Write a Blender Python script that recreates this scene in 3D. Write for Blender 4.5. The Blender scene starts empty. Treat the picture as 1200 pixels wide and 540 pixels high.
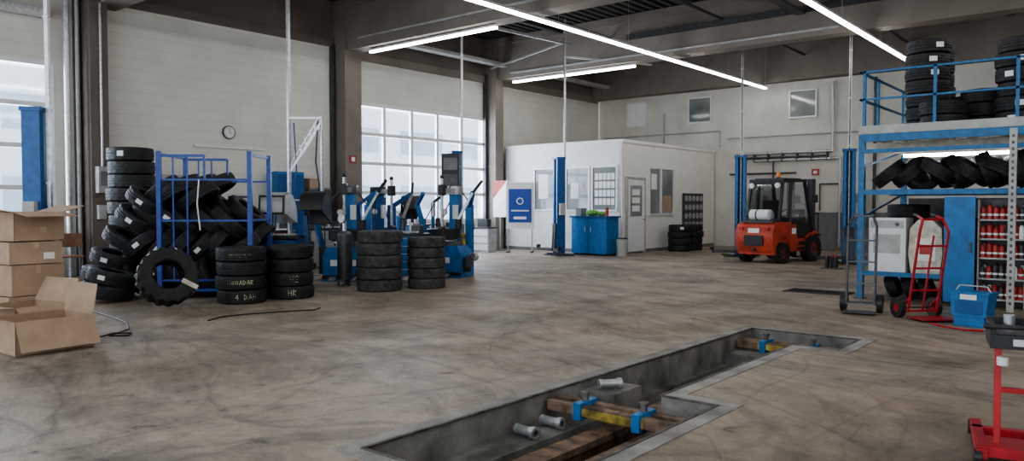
import bpy, bmesh, math, random
from mathutils import Vector, Matrix, Euler
random.seed(7)
pi=math.pi
scene=bpy.context.scene
COL=scene.collection

# ------------------------------------------------------------ materials
def M(name,col,rough=.5,metal=0.,var=.12,scale=5.,bump=0.,bscale=60.,col2=None,emis=None,es=0.,stretch=(1,1,1)):
    m=bpy.data.materials.new(name); m.use_nodes=True
    nt=m.node_tree; n=nt.nodes; l=nt.links; b=n['Principled BSDF']
    b.inputs['Roughness'].default_value=rough; b.inputs['Metallic'].default_value=metal
    tc=n.new('ShaderNodeTexCoord'); mp=n.new('ShaderNodeMapping'); mp.inputs['Scale'].default_value=stretch
    l.new(tc.outputs['Object'],mp.inputs['Vector'])
    no=n.new('ShaderNodeTexNoise'); no.inputs['Scale'].default_value=scale; no.inputs['Detail'].default_value=5
    l.new(mp.outputs[0],no.inputs['Vector'])
    cr=n.new('ShaderNodeValToRGB'); c=list(col)
    d=col2 if col2 else [x*(1-var*2) for x in c]; u=c if col2 else [min(1,x*(1+var)) for x in c]
    cr.color_ramp.elements[0].position=.32; cr.color_ramp.elements[1].position=.68
    cr.color_ramp.elements[0].color=(*d,1); cr.color_ramp.elements[1].color=(*u,1)
    l.new(no.outputs['Fac'],cr.inputs[0]); l.new(cr.outputs[0],b.inputs['Base Color'])
    if bump:
        n2=n.new('ShaderNodeTexNoise'); n2.inputs['Scale'].default_value=bscale; n2.inputs['Detail'].default_value=4
        l.new(tc.outputs['Object'],n2.inputs['Vector'])
        bp=n.new('ShaderNodeBump'); bp.inputs['Strength'].default_value=bump; bp.inputs['Distance'].default_value=.02
        l.new(n2.outputs['Fac'],bp.inputs['Height']); l.new(bp.outputs[0],b.inputs['Normal'])
    if emis:
        b.inputs['Emission Color'].default_value=(*emis,1); b.inputs['Emission Strength'].default_value=es
    return m

def glass(name,tint,mixf):
    m=bpy.data.materials.new(name); m.use_nodes=True
    nt=m.node_tree; n=nt.nodes; l=nt.links; n.clear()
    o=n.new('ShaderNodeOutputMaterial'); t=n.new('ShaderNodeBsdfTransparent'); g=n.new('ShaderNodeBsdfGlossy'); mx=n.new('ShaderNodeMixShader')
    t.inputs[0].default_value=(*tint,1); g.inputs[0].default_value=(.9,.95,1,1); g.inputs['Roughness'].default_value=.05
    mx.inputs[0].default_value=mixf
    l.new(t.outputs[0],mx.inputs[1]); l.new(g.outputs[0],mx.inputs[2]); l.new(mx.outputs[0],o.inputs[0])
    return m

def ribbed(name,col,period,axis='Z',depth=.01,rough=.5,dark=.8):
    m=M(name,col,rough,0,.04,1.2)
    nt=m.node_tree; n=nt.nodes; l=nt.links; b=n['Principled BSDF']
    tc=n.new('ShaderNodeTexCoord'); w=n.new('ShaderNodeTexWave'); w.wave_type='BANDS'; w.bands_direction=axis
    w.wave_profile='SAW'; w.inputs['Scale'].default_value=.31416*1.0/period*1.0
    l.new(tc.outputs['Object'],w.inputs['Vector'])
    r=n.new('ShaderNodeValToRGB'); r.color_ramp.elements[0].position=0; r.color_ramp.elements[0].color=(dark,dark,dark,1)
    r.color_ramp.elements[1].position=.12; r.color_ramp.elements[1].color=(1,1,1,1)
    l.new(w.outputs['Fac'],r.inputs[0])
    mx=n.new('ShaderNodeMix'); mx.data_type='RGBA'; mx.blend_type='MULTIPLY'; mx.inputs[0].default_value=1
    src=b.inputs['Base Color'].links[0].from_socket
    l.new(src,mx.inputs[6]); l.new(r.outputs[0],mx.inputs[7]); l.new(mx.outputs[2],b.inputs['Base Color'])
    bp=n.new('ShaderNodeBump'); bp.inputs['Distance'].default_value=depth; bp.inputs['Strength'].default_value=.5
    l.new(r.outputs[0],bp.inputs['Height']); l.new(bp.outputs[0],b.inputs['Normal'])
    return m

def floor_mat():
    m=bpy.data.materials.new('worn_concrete'); m.use_nodes=True
    nt=m.node_tree; n=nt.nodes; l=nt.links; b=n['Principled BSDF']
    tc=n.new('ShaderNodeTexCoord')
    # gently warped coordinates so that streaks curve like tyre tracks
    wn=n.new('ShaderNodeTexNoise'); wn.inputs['Scale'].default_value=.16; wn.inputs['Detail'].default_value=1
    l.new(tc.outputs['Object'],wn.inputs['Vector'])
    ws=n.new('ShaderNodeVectorMath'); ws.operation='SCALE'; ws.inputs['Scale'].default_value=5.0; l.new(wn.outputs['Color'],ws.inputs[0])
    wa=n.new('ShaderNodeVectorMath'); wa.operation='ADD'; l.new(tc.outputs['Object'],wa.inputs[0]); l.new(ws.outputs[0],wa.inputs[1])
    def noise(scale,st=(1,1,1),det=6,rough=.6,rot=0,warp=False):
        mp=n.new('ShaderNodeMapping'); mp.inputs['Scale'].default_value=st
        mr=n.new('ShaderNodeMapping'); mr.inputs['Rotation'].default_value=(0,0,rot)
        l.new(wa.outputs[0] if warp else tc.outputs['Object'],mr.inputs['Vector']); l.new(mr.outputs[0],mp.inputs['Vector'])
        t=n.new('ShaderNodeTexNoise'); t.inputs['Scale'].default_value=scale; t.inputs['Detail'].default_value=det; t.inputs['Roughness'].default_value=rough
        l.new(mp.outputs[0],t.inputs['Vector']); return t.outputs['Fac']
    def ramp(f,*st):
        r=n.new('ShaderNodeValToRGB'); e=r.color_ramp.elements
        e[0].position=st[0][0]; e[0].color=(*st[0][1],1); e[1].position=st[-1][0]; e[1].color=(*st[-1][1],1)
        for p,c in st[1:-1]: q=e.new(p); q.color=(*c,1)
        l.new(f,r.inputs[0]); return r.outputs[0]
    def mul(a,c,f=1.):
        x=n.new('ShaderNodeMix'); x.data_type='RGBA'; x.blend_type='MULTIPLY'; x.inputs[0].default_value=f
        l.new(a,x.inputs[6]); l.new(c,x.inputs[7]); return x.outputs[2]
    g=lambda v:(v,v*.985,v*.965)
    base=ramp(noise(.18,det=3),(.40,(.37,.325,.28)),(.60,(.415,.402,.385)))
    c=mul(base,ramp(noise(.9,det=12,rough=.75),(.34,g(.62)),(.56,g(1.04))))
    c=mul(c,ramp(noise(3.4,(.045,1,1),9,.72,.35,True),(.36,g(.66)),(.56,g(1.04))))
    c=mul(c,ramp(noise(.45,(1,1,1),4,.6,2.2,True),(.38,g(.80)),(.55,g(1.03))))
    # narrow curved tyre marks
    c=mul(c,ramp(noise(.9,(.10,1,1),2,.4,.15,True),(.478,g(1)),(.487,g(.70)),(.498,g(.76)),(.506,g(1))),.8)
    c=mul(c,ramp(noise(.8,(1,.12,1),2,.4,.25,True),(.44,g(1)),(.448,g(.74)),(.456,g(.78)),(.462,g(1))),.75)
    c=mul(c,ramp(noise(1.3,(.08,1,1),2,.4,.8,True),(.53,g(1)),(.536,g(.72)),(.544,g(.78)),(.55,g(1))),.7)
    # cracks
    c=mul(c,ramp(noise(.7,(1,1,1),9,.62,1.1),(.497,g(1)),(.5,g(.55)),(.503,g(1))),.45)
    # oil stains
    c=mul(c,ramp(noise(.55,det=6,rough=.6),(.32,g(.40)),(.47,g(1.0))),.8)
    c=mul(c,ramp(noise(3.6,det=5,rough=.6),(.28,g(.32)),(.37,g(1.0))),.8)
    c=mul(c,ramp(noise(30,det=8,rough=.8),(.36,g(.84)),(.60,g(1.06))))
    l.new(c,b.inputs['Base Color'])
    rr=ramp(noise(1.2),(.3,(.42,.42,.42)),(.7,(.70,.70,.70))); l.new(rr,b.inputs['Roughness'])
    b.inputs['Specular IOR Level'].default_value=.4
    bp=n.new('ShaderNodeBump'); bp.inputs['Strength'].default_value=.35; bp.inputs['Distance'].default_value=.02
    l.new(noise(26,det=8,rough=.75),bp.inputs['Height']); l.new(bp.outputs[0],b.inputs['Normal'])
    return m

m_floor=floor_mat()
m_panel=ribbed('cream_sectional_panel',(.75,.735,.67),.25,'Z',.008,.5,.86)
m_cream=M('cream_paint',(.68,.655,.59),.6,0,.06,1.2)
m_office=M('office_white_paint',(.80,.785,.74),.55,0,.03,1.5)
m_conc=M('brown_concrete',(.25,.215,.185),.8,0,.08,1.3,.3,30)
m_concd=M('dark_brown_concrete',(.18,.152,.13),.8,0,.08,1.3,.3,30)
m_pitc=M('pit_concrete',(.24,.228,.21),.85,0,.32,3,.5,30)
m_curb=M('curb_concrete',(.33,.315,.292),.85,0,.22,3,.5,30)
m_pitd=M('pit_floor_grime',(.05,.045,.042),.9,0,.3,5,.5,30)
m_deck=M('dark_roof_deck',(.07,.067,.065),.7,.2,.1,2)
m_alu=M('white_aluminium',(.78,.79,.80),.35,.1,.04,4)
m_galv=M('galvanised_steel',(.58,.59,.60),.38,.7,.12,18)
m_dsteel=M('dark_steel',(.10,.10,.105),.45,.5,.15,12)
m_edge=M('pit_edge_steel',(.15,.135,.12),.6,.5,.3,8)
m_black=M('black_plastic',(.025,.025,.027),.45,0,.15,10)
m_rub=M('tire_rubber',(.021,.021,.022),.62,0,.25,8,.2,80)
m_rubg=M('dusty_tire_rubber',(.075,.072,.068),.8,0,.3,10,.2,80)
m_blue=M('blue_paint',(.015,.10,.30),.4,.1,.12,8)
m_blue2=M('bright_blue_paint',(.02,.17,.44),.4,.05,.12,8)
m_rackb=M('rack_blue_paint',(.03,.16,.36),.45,.1,.15,10)
m_cage=M('cage_blue_paint',(.03,.08,.36),.45,0,.15,10)
m_red=M('red_paint',(.45,.022,.03),.4,.1,.12,9)
m_orange=M('forklift_red_paint',(.54,.075,.038),.42,.05,.15,5)
m_white=M('white_plastic',(.80,.80,.80),.4,0,.03,6)
m_yel=M('yellow_paint',(.46,.34,.07),.6,.1,.35,9,.2,40)
m_rust=M('rusty_steel',(.24,.16,.11),.75,.3,.35,9,.4,40)
m_card=M('cardboard',(.45,.32,.23),.85,0,.07,5)
m_cardd=M('cardboard_inside',(.37,.26,.18),.9,0,.07,5)
m_tape=M('packing_tape',(.50,.38,.25),.3,0,.03,5)
m_led=M('led_strip_diffuser',(1,1,1),.5,0,0,1,emis=(1,1,.99),es=16)
m_label=M('label_paper',(.85,.85,.84),.6,0,.02,5)
m_chalk=M('tire_marker_yellow',(.62,.66,.40),.8,0,.02,5)
m_dglass=M('dark_window_glass',(.13,.15,.155),.08,0,.5,.9,col2=(.36,.37,.36))
m_glass=glass('clear_glass',(.95,.97,1),.08)
m_cabg=glass('cab_glass',(.55,.58,.6),.25)
m_green=M('green_cloth',(.18,.42,.10),.8,0,.3,20)
m_grey=M('grey_paint',(.20,.205,.205),.6,0,.1,5)
m_lgrey=M('light_grey_paint',(.46,.46,.45),.5,0,.1,5)
m_brown=M('brown_plywood',(.20,.09,.045),.5,0,.2,9)
m_asph=M('outdoor_paving',(.80,.81,.83),.9,0,.1,1)
m_outw=M('outdoor_facade',(.88,.90,.93),.8,0,.03,1)
m_outd=M('outdoor_dark_window',(.50,.56,.64),.3,0,.05,1)
m_bag=M('cream_sack',(.66,.62,.53),.8,0,.15,9)
m_redb=M('red_bottle_plastic',(.48,.05,.04),.35,0,.2,9)
m_poster=M('poster_blue_print',(.03,.08,.36),.4,0,.05,9)
m_amber=M('amber_lens',(.8,.25,.02),.3,0,.05,9)

# ------------------------------------------------------------ mesh builder
class B:
    def __init__(s): s.v=[];s.f=[];s.m=[];s.mats=[]
    def mi(s,mat):
        if mat not in s.mats: s.mats.append(mat)
        return s.mats.index(mat)
    def add(s,vs,fs,mat,X=None):
        o=len(s.v); k=s.mi(mat)
        for p in vs:
            p=Vector(p); s.v.append(X@p if X else p)
        for f in fs: s.f.append([o+i for i in f]); s.m.append(k)
    def box(s,c,d,mat,rot=None,X=None):
        hx,hy,hz=d[0]/2,d[1]/2,d[2]/2
        vs=[Vector((x,y,z)) for x in(-hx,hx) for y in(-hy,hy) for z in(-hz,hz)]
        R=Euler(rot).to_matrix() if rot else None
        vs=[(R@p if R else p)+Vector(c) for p in vs]
        s.add(vs,[(0,1,3,2),(4,6,7,5),(0,4,5,1),(2,3,7,6),(0,2,6,4),(1,5,7,3)],mat,X)
    def bb(s,x0,x1,y0,y1,z0,z1,mat): s.box(((x0+x1)/2,(y0+y1)/2,(z0+z1)/2),(x1-x0,y1-y0,z1-z0),mat)
    def cyl(s,p0,p1,r,mat,n=14,r2=None,X=None,hollow=0):
        p0=Vector(p0);p1=Vector(p1); a=(p1-p0).normalized(); r2=r if r2 is None else r2
        u=a.orthogonal().normalized(); w=a.cross(u)
        vs=[];fs=[]
        for i in range(n):
            t=2*pi*i/n; dd=u*math.cos(t)+w*math.sin(t)
            vs+= [p0+dd*r,p1+dd*r2]
        for i in range(n):
            j=(i+1)%n; fs.append((2*i,2*j,2*j+1,2*i+1))
        if not hollow:
            fs.append([2*i for i in range(n)][::-1]); fs.append([2*i+1 for i in range(n)])
            s.add(vs,fs,mat,X)
        else:
            for i in range(n):
                t=2*pi*i/n; dd=u*math.cos(t)+w*math.sin(t)
                vs+=[p0+dd*hollow,p1+dd*hollow]
            for i in range(n):
                j=(i+1)%n; k=2*n
                fs.append((k+2*i,k+2*i+1,k+2*j+1,k+2*j)); fs.append((2*i,k+2*i,k+2*j,2*j)); fs.append((2*i+1,2*j+1,k+2*j+1,k+2*i+1))
            s.add(vs,fs,mat,X)
    def bar(s,p0,p1,w,h,mat,X=None):
        p0=Vector(p0);p1=Vector(p1); a=p1-p0; L=a.length; q=a.to_track_quat('X','Z')
        T=Matrix.Translation((p0+p1)/2)@q.to_matrix().to_4x4()
        if X: T=X@T
        s.box((0,0,0),(L,w,h),mat,X=T)
    def tube(s,pts,r,mat,n=8,X=None):
        for a,b in zip(pts[:-1],pts[1:]): s.cyl(a,b,r,mat,n,X=X)
        for p in pts[1:-1]: s.ball(p,r*1.0,mat,n,X)
    def ball(s,c,r,mat,n=10,X=None,sc=(1,1,1)):
        vs=[];fs=[];m=max(4,n//2)
        for i in range(m+1):
            ph=pi*i/m
            for j in range(n):
                t=2*pi*j/n; vs.append(Vector(c)+Vector((r*sc[0]*math.sin(ph)*math.cos(t),r*sc[1]*math.sin(ph)*math.sin(t),r*sc[2]*math.cos(ph))))
        for i in range(m):
            for j in range(n):
                k=(j+1)%n; fs.append((i*n+j,i*n+k,(i+1)*n+k,(i+1)*n+j))
        s.add(vs,fs,mat,X)
    def prism(s,pts,a0,a1,mat,plane='yz',X=None):
        n=len(pts)
        def P(p,a):
            if plane=='yz': return (a,p[0],p[1])
            if plane=='xz': return (p[0],a,p[1])
            return (p[0],p[1],a)
        vs=[P(p,a0) for p in pts]+[P(p,a1) for p in pts]
        fs=[list(range(n)),list(range(n,2*n))[::-1]]+[(i,(i+1)%n,n+(i+1)%n,n+i) for i in range(n)]
        s.add(vs,fs,mat,X)
    def mesh(s,name):
        me=bpy.data.meshes.new(name); me.from_pydata([tuple(p) for p in s.v],[],s.f)
        for m in s.mats: me.materials.append(m)
        me.polygons.foreach_set('material_index',s.m)
        bm=bmesh.new(); bm.from_mesh(me); bmesh.ops.recalc_face_normals(bm,faces=bm.faces); bm.to_mesh(me); bm.free()
        me.polygons.foreach_set('use_smooth',[True]*len(me.polygons))
        try: me.set_sharp_from_angle(angle=math.radians(32))
        except Exception: pass
        me.update(); return me
    def obj(s,name,loc=(0,0,0),rz=0,bevel=0,rot=None):
        o=bpy.data.objects.new(name,s.mesh(name)); COL.objects.link(o)
        o.location=loc; o.rotation_euler=rot if rot else (0,0,rz)
        if bevel:
            b=o.modifiers.new('bevel','BEVEL'); b.width=bevel; b.segments=2; b.limit_method='ANGLE'; b.angle_limit=math.radians(40)
        return o

def empty(name,loc):
    e=bpy.data.objects.new(name,None); COL.objects.link(e); e.location=loc; e.empty_display_size=.1; return e

# ------------------------------------------------------------ tires
def tire_mesh(name,R,w,ri,mat,seg=64,lug=.010):
    prof=[(ri,-.36*w),(ri+.012,-.46*w),(ri+.04,-.47*w),(.78*R,-.5*w),(.90*R,-.48*w),(.965*R,-.43*w),
          ('L',-.37*w),('L',-.22*w),(R-.013,-.21*w),(R-.013,-.17*w),(R,-.16*w),(R,-.03*w),(R-.013,-.02*w)]
    prof=prof+[(a,-b) for a,b in prof[::-1]]
    prof+=[(.93*R,.35*w),(.93*R,-.35*w)]
    b=B(); n=len(prof); vs=[];fs=[]
    for i in range(seg):
        t=2*pi*i/seg
        for (r,z) in prof:
            tt=t
            if r=='L':
                tt=t+ (pi/seg*.6 if z>0 else 0); r=R-.004 if (i//2)%2 else R-lug-.004
            vs.append((r*math.cos(tt),r*math.sin(tt),z))
    for i in range(seg):
        j=(i+1)%seg
        for k in range(n):
            q=(k+1)%n; fs.append((i*n+k,j*n+k,j*n+q,i*n+q))
    b.add(vs,fs,mat); return b.mesh(name)
T_STD=tire_mesh('tire_mesh_standard',.37,.215,.215,m_rub)
T_BIG=tire_mesh('tire_mesh_van',.43,.262,.24,m_rub)
T_GREY=tire_mesh('tire_mesh_dusty',.40,.21,.22,m_rubg)
T_SM=tire_mesh('tire_mesh_small',.345,.185,.20,m_rubg)
T_RACK=tire_mesh('tire_mesh_rack',.33,.215,.20,m_rub)
def put(me,parent,loc,rot=(0,0,0),name='tire'):
    o=bpy.data.objects.new(name,me); COL.objects.link(o); o.parent=parent; o.location=loc; o.rotation_euler=rot; return o
def curved_label(b,R,ang,w,z,h,mat):
    n=5; vs=[];fs=[]
    for i in range(n+1):
        a=ang+(i/n-.5)*w/R
        for zz in(z-h/2,z+h/2): vs.append((R*math.cos(a),R*math.sin(a),zz))
    for i in range(n): fs.append((2*i,2*i+2,2*i+3,2*i+1))
    b.add(vs,fs,mat)
def stack(name,x,y,z,me,n,w,R,jit=.02,labels=0,seed=1,lean=(0,0)):
    rnd=random.Random(seed); e=empty(name,(x,y,z)); b=B()
    cam=math.atan2(-y,-x)
    for i in range(n):
        dx=rnd.uniform(-jit,jit)+lean[0]*i; dy=rnd.uniform(-jit,jit)+lean[1]*i
        tr=put(me,e,(dx,dy,w*(i+.5)),(0,0,rnd.uniform(0,6)),'tire_%d'%(i+1))
        if labels and rnd.random()<labels:
            a=cam+rnd.uniform(-.6,.6); c=B()
            curved_label(c,R+.004,a,.12,0,w*.38,m_label)
            o=c.obj('label_%d'%(i+1)); o.parent=e; o.location=tr.location
    return e
def scribble(parent,R,z,ang,strokes,size):
    b=B()
    for st in strokes:
        pts=[]
        for (u,v) in st:
            a=ang+u*size/R; pts.append((math.cos(a)*(R+.003),math.sin(a)*(R+.003),z+v*size))
        b.tube(pts,.0038,m_chalk,5)
    o=b.obj('marker_writing'); o.parent=parent

# ------------------------------------------------------------ room shell
XL=-17.5; XR=8.; YB=26.6; YF=-7.; ZC=7.1
def grid_floor():
    xs=[XL-.4,-3.7,-2.93,-2.46,XR]; ys=[YF,3.0,5.35,8.2,9.0,YB+.3]
    hole={(1,1),(2,1),(1,2),(1,3),(2,3)}
    b=B()
    for i in range(4):
        for j in range(5):
            if (i,j) in hole: continue
            b.add([(xs[i],ys[j],0),(xs[i+1],ys[j],0),(xs[i+1],ys[j+1],0),(xs[i],ys[j+1],0)],[(0,1,2,3)],m_floor)
    b.obj('floor')
grid_floor()
# pit
b=B()
loop=[(-3.7,3.0),(-2.46,3.0),(-2.46,5.35),(-2.93,5.35),(-2.93,8.2),(-2.46,8.2),(-2.46,9.0),(-3.7,9.0)]
D=-.85
for i in range(8):
    p=loop[i];q=loop[(i+1)%8]
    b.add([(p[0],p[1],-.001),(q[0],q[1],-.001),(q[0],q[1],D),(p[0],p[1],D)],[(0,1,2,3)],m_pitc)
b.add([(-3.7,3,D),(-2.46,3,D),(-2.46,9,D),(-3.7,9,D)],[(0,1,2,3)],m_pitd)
b.bb(-3.7,-3.38,3.0,5.34,-.8,-.22,m_pitc)
b.bb(-2.74,-2.46,3.0,5.34,-.8,-.24,m_pitc)
b.bb(-3.7,-3.36,5.34,5.78,-.8,-.06,m_pitc)
b.bb(-3.7,-3.62,5.78,8.99,-.8,-.30,m_pitc)
b.bb(-3.7,-3.3,8.2,8.99,-.8,-.18,m_pitc); b.bb(-2.85,-2.46,8.2,8.99,-.8,-.18,m_pitc)
for i in range(8):
    p=loop[i];q=loop[(i+1)%8]
    b.bar((p[0],p[1],.003),(q[0],q[1],.003),.026,.014,m_edge)
for k_,(xa,xb,ya,yb) in enumerate(((-3.84,-3.714,2.86,9.14),(-2.446,-2.32,2.86,5.336),(-2.916,-2.79,5.364,8.186),(-2.446,-2.32,8.06,9.14),(-3.714,-2.446,9.014,9.14),(-3.714,-2.446,2.86,2.986),(-2.79,-2.32,5.364,5.49),(-2.79,-2.446,8.06,8.186))):
    b.bb(xa,xb,ya,yb,-.01,.005+.0005*k_,m_curb)
b.obj('inspection_pit')
b=B()
b.bb(-3.24,-3.06,3.02,8.15,-.25,-.20,m_rust); b.bb(-3.17,-3.13,3.02,8.15,-.42,-.25,m_rust); b.bb(-3.24,-3.06,3.02,8.15,-.45,-.42,m_rust)
b.bb(-2.90,-2.76,3.02,5.3,-.27,-.22,m_rust); b.bb(-2.85,-2.81,3.02,5.3,-.45,-.27,m_rust)
b.obj('pit_rail')
def jack_beam(x0,x1,y,name,z=-.05):
    b=B()
    b.bb(x0,x1,y-.10,y-.03,z-.08,z,m_rust); b.bb(x0,x1,y+.05,y+.12,z-.08,z,m_rust)
    b.bb(x0+.22,x1-.2,y-.03,y+.05,z-.11,z-.03,m_yel)
    b.bb(x0+.25,x1-.3,y-.108,y-.10,z-.08,z-.015,m_yel)
    for t in(.26,.70):
        x=x0+(x1-x0)*t
        b.bb(x-.035,x+.035,y-.13,y+.13,z-.11,z+.025,m_blue2)
        b.cyl((x,y,z+.025),(x,y,z+.075),.028,m_edge); b.cyl((x,y,z+.075),(x,y,z+.095),.038,m_edge)
    b.obj(name,bevel=.004)
jack_beam(-3.68,-2.5,4.95,'hydraulic_pit_jack')
jack_beam(-3.68,-2.48,8.6,'hydraulic_pit_jack',-.07)
def sleeve(x,y,z,ang):
    b=B()
    b.cyl((-.09,0,0),(.09,0,0),.035,m_galv,18,hollow=.026); b.cyl((.06,0,0),(.10,0,0),.045,m_galv,18,hollow=.026); b.cyl((-.1,0,0),(-.075,0,0),.04,m_galv,18,hollow=.026)
    b.obj('steel_pipe_sleeve',(x,y,z),ang)
sleeve(-3.53,4.40,-.173,-.1); sleeve(-3.53,4.72,-.173,.0); sleeve(-3.50,5.50,-.013,.9); sleeve(-2.62,3.9,-.193,.6)
b=B(); 
b.bb(-4.9,-3.85,13.2,13.75,0.002,.012,m_dsteel)
for i in range(24): b.bb(-4.88+i*.0435,-4.865+i*.0435,13.22,13.73,.012,.02,m_black)
b.obj('floor_grate')

# left wall (x = XL)
gate_top=4.4
def gate_glazed(y0,y1,cols,name):
    b=B(); xo=XL; fw=.07
    b.bb(xo-.06,xo+.0,y0,y1,0,1.0,m_panel)
    b.bb(xo-.06,xo+.0,y0,y1,gate_top+.03,5.85,m_panel)
    rows=4; dz=(gate_top-1.0)/rows
    for r in range(rows+1):
        z=1.0+dz*r; b.bb(xo-.07,xo+.01,y0,y1,z-fw*.7,z+fw*.7,m_alu)
    for c in range(cols+1):
        y=y0+(y1-y0)*c/cols; b.bb(xo-.065,xo+.012,y-.05,y+.05,1.0,gate_top,m_alu)
    b.bb(xo-.035,xo-.025,y0,y1,1.0,gate_top,m_glass)
    b.obj(name)
gate_glazed(14.0,19.5,5,'window_1')
gate_glazed(.8,6.15,5,'window_2')
b=B(); b.bb(XL-.06,XL,7.1,13.2,0,5.85,m_panel); b.obj('door_1')
b=B(); b.bb(XL-.06,XL,20.1,26.55,0,5.85,m_panel); b.obj('door_2')
b=B()
b.bb(XL-.3,XL-.08,YF,.8,0,ZC,m_cream)
b.bb(XL-.3,XL-.001,.8,YB,5.85,ZC,m_concd)
for y0,y1 in((6.15,7.1),(13.2,14.0),(19.5,20.1)): b.bb(XL-.3,XL-.001,y0,y1,0,5.85,m_cream)
b.obj('wall_left')
for i,(y0,y1,w) in enumerate(((6.72,7.08,.5),(13.28,13.85,.5),(19.6,20.0,.45))):
    b=B(); b.bb(XL,XL+w,y0,y1,0,ZC,m_conc if i!=0 else m_concd)
    b.bb(XL,XL+.12,y0-.14,y0-.06,0,5.9,m_dsteel); b.bb(XL,XL+.12,y1+.06,y1+.13,0,5.9,m_dsteel)
    b.obj('trim_%d'%(i+1))
b=B()
b.bb(XL,XL+.08,7.1,13.2,5.85,6.05,m_concd); b.bb(XL,XL+.08,14.0,19.5,5.62,5.85,m_conc); b.bb(XL,XL+.08,20.1,26.4,5.62,5.85,m_conc)
b.bb(XL+.05,XL+.2,.8,6.1,5.3,5.5,m_galv)
b.obj('trim_4')
# back wall
b=B()
b.bb(XL-.3,XR,YB,YB+.3,1.25,ZC,m_cream); b.bb(XL-.3,-9.3,YB,YB+.3,0,1.25,m_cream); b.bb(-9.3,XR,YB-.01,YB+.3,0,1.25,m_grey)
b.obj('wall_back')
b=B(); b.bb(XR,XR+.3,YF,YB+.3,0,ZC,m_cream); b.obj('wall_right')
for i,(x0,x1,z0,z1) in enumerate(((-16.1,-15.3,4.62,5.48),(-13.45,-12.6,4.6,5.46),(-9.65,-8.8,4.52,5.38))):
    b=B(); b.bb(x0,x1,YB-.04,YB-.005,z0,z1,m_dglass if i!=0 else m_label); t=.05
    b.bb(x0-t,x0,YB-.07,YB-.005,z0-t,z1+t,m_alu);b.bb(x1,x1+t,YB-.07,YB-.005,z0-t,z1+t,m_alu)
    b.bb(x0,x1,YB-.07,YB-.005,z0-t,z0,m_alu);b.bb(x0,x1,YB-.07,YB-.005,z1,z1+t,m_alu)
    b.obj('window_%d'%(i+3))
b=B()
b.tube([(-11.6,YB-.12,3.3),(-8.2,YB-.12,3.3),(-8.2,YB-.12,5.6)],.045,m_galv,10)
b.tube([(-10.9,YB-.12,3.05),(-7.95,YB-.12,3.05),(-7.95,YB-.12,.1)],.04,m_galv,10)
b.tube([(-11.3,YB-.12,0.1),(-11.3,YB-.12,3.15),(-8.4,YB-.12,3.15)],.035,m_dsteel,8)
b.tube([(-10.2,YB-.1,0.1),(-10.2,YB-.1,3.0)],.03,m_dsteel,8); b.tube([(-8.6,YB-.1,1.3),(-8.6,YB-.1,2.2),(-8.0,YB-.1,2.2)],.025,m_dsteel,8)
b.tube([(-11.8,YB-.1,2.6),(-9.4,YB-.1,2.6)],.03,m_dsteel,8); b.tube([(-14.5,YB-.08,5.0),(-14.5,YB-.08,3.6)],.03,m_lgrey,8); b.tube([(-6.9,YB-.08,.2),(-6.9,YB-.08,5.6)],.05,m_dsteel,8)
b.tube([(-11.9,YB-.08,3.9),(-7.0,YB-.08,3.9)],.025,m_lgrey,8); b.tube([(-17.2,YB-.08,4.2),(-13.9,YB-.08,4.2),(-12.2,YB-.08,4.2),(-12.2,YB-.08,3.6)],.025,m_lgrey,8)
for i in range(7): b.bb(-11.4+i*.5,-11.36+i*.5,YB-.16,YB,3.0,3.34,m_dsteel)
b.obj('wall_pipework')
b=B(); b.bb(-7.75,-7.15,YB-.25,YB-.02,.9,1.9,m_lgrey); b.bb(-7.7,-7.2,YB-.27,YB-.25,.95,1.85,m_grey); b.bb(-7.5,-7.4,YB-.29,YB-.27,1.3,1.45,m_black); b.obj('electrical_cabinet')
b=B(); b.bb(-8.9,-8.66,YB-.04,YB-.01,2.50,2.72,m_redb); b.bb(-8.84,-8.72,YB-.045,YB-.04,2.56,2.66,m_label); b.obj('fire_extinguisher_sign')
# ceiling
b=B(); xs=XL-.3; pts=[]
while xs<XR:
    pts+=[(xs,ZC),(xs+.12,ZC),(xs+.16,ZC+.12),(xs+.26,ZC+.12)]; xs+=.30
pts.append((XR,ZC)); n=len(pts)
b.add([(x,YF,z) for x,z in pts]+[(x,YB+.3,z) for x,z in pts],[(i,i+1,n+i+1,n+i) for i in range(n-1)],m_deck)
b.obj('ceiling')
for i,y in enumerate((.8,7.2,13.6,20.0,26.3)):
    b=B(); b.bb(XL+.01,XR-.01,y-.25,y+.25,5.72,6.85,m_conc); b.bb(XL+.01,XR-.01,y-.32,y+.32,6.85,ZC-.01,m_conc); b.obj('trim_%d'%(i+5))
b=B()
for x in(-14.4,-7.6,-3.2,1.2):
    b.bb(x-.09,x+.09,YF,YB,6.87,7.09,m_dsteel)
b.bb(-7.05,-6.8,7.5,19.7,6.3,6.36,m_dsteel); b.bb(-16.9,-16.6,14,26,6.1,6.2,m_lgrey)
b.bb(-16.5,-6,19.70,19.74,5.85,5.9,m_lgrey); b.bb(-16.5,-6,13.30,13.34,5.95,6.0,m_lgrey)
b.bb(-12.0,4.0,19.64,19.74,6.35,6.5,m_dsteel)
for x in(-12.6,-9.0,-5.9,-1.0): b.cyl((x,14,6.5),(x,26,6.5),.04,m_dsteel,8)
b.obj('trim_10')

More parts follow.
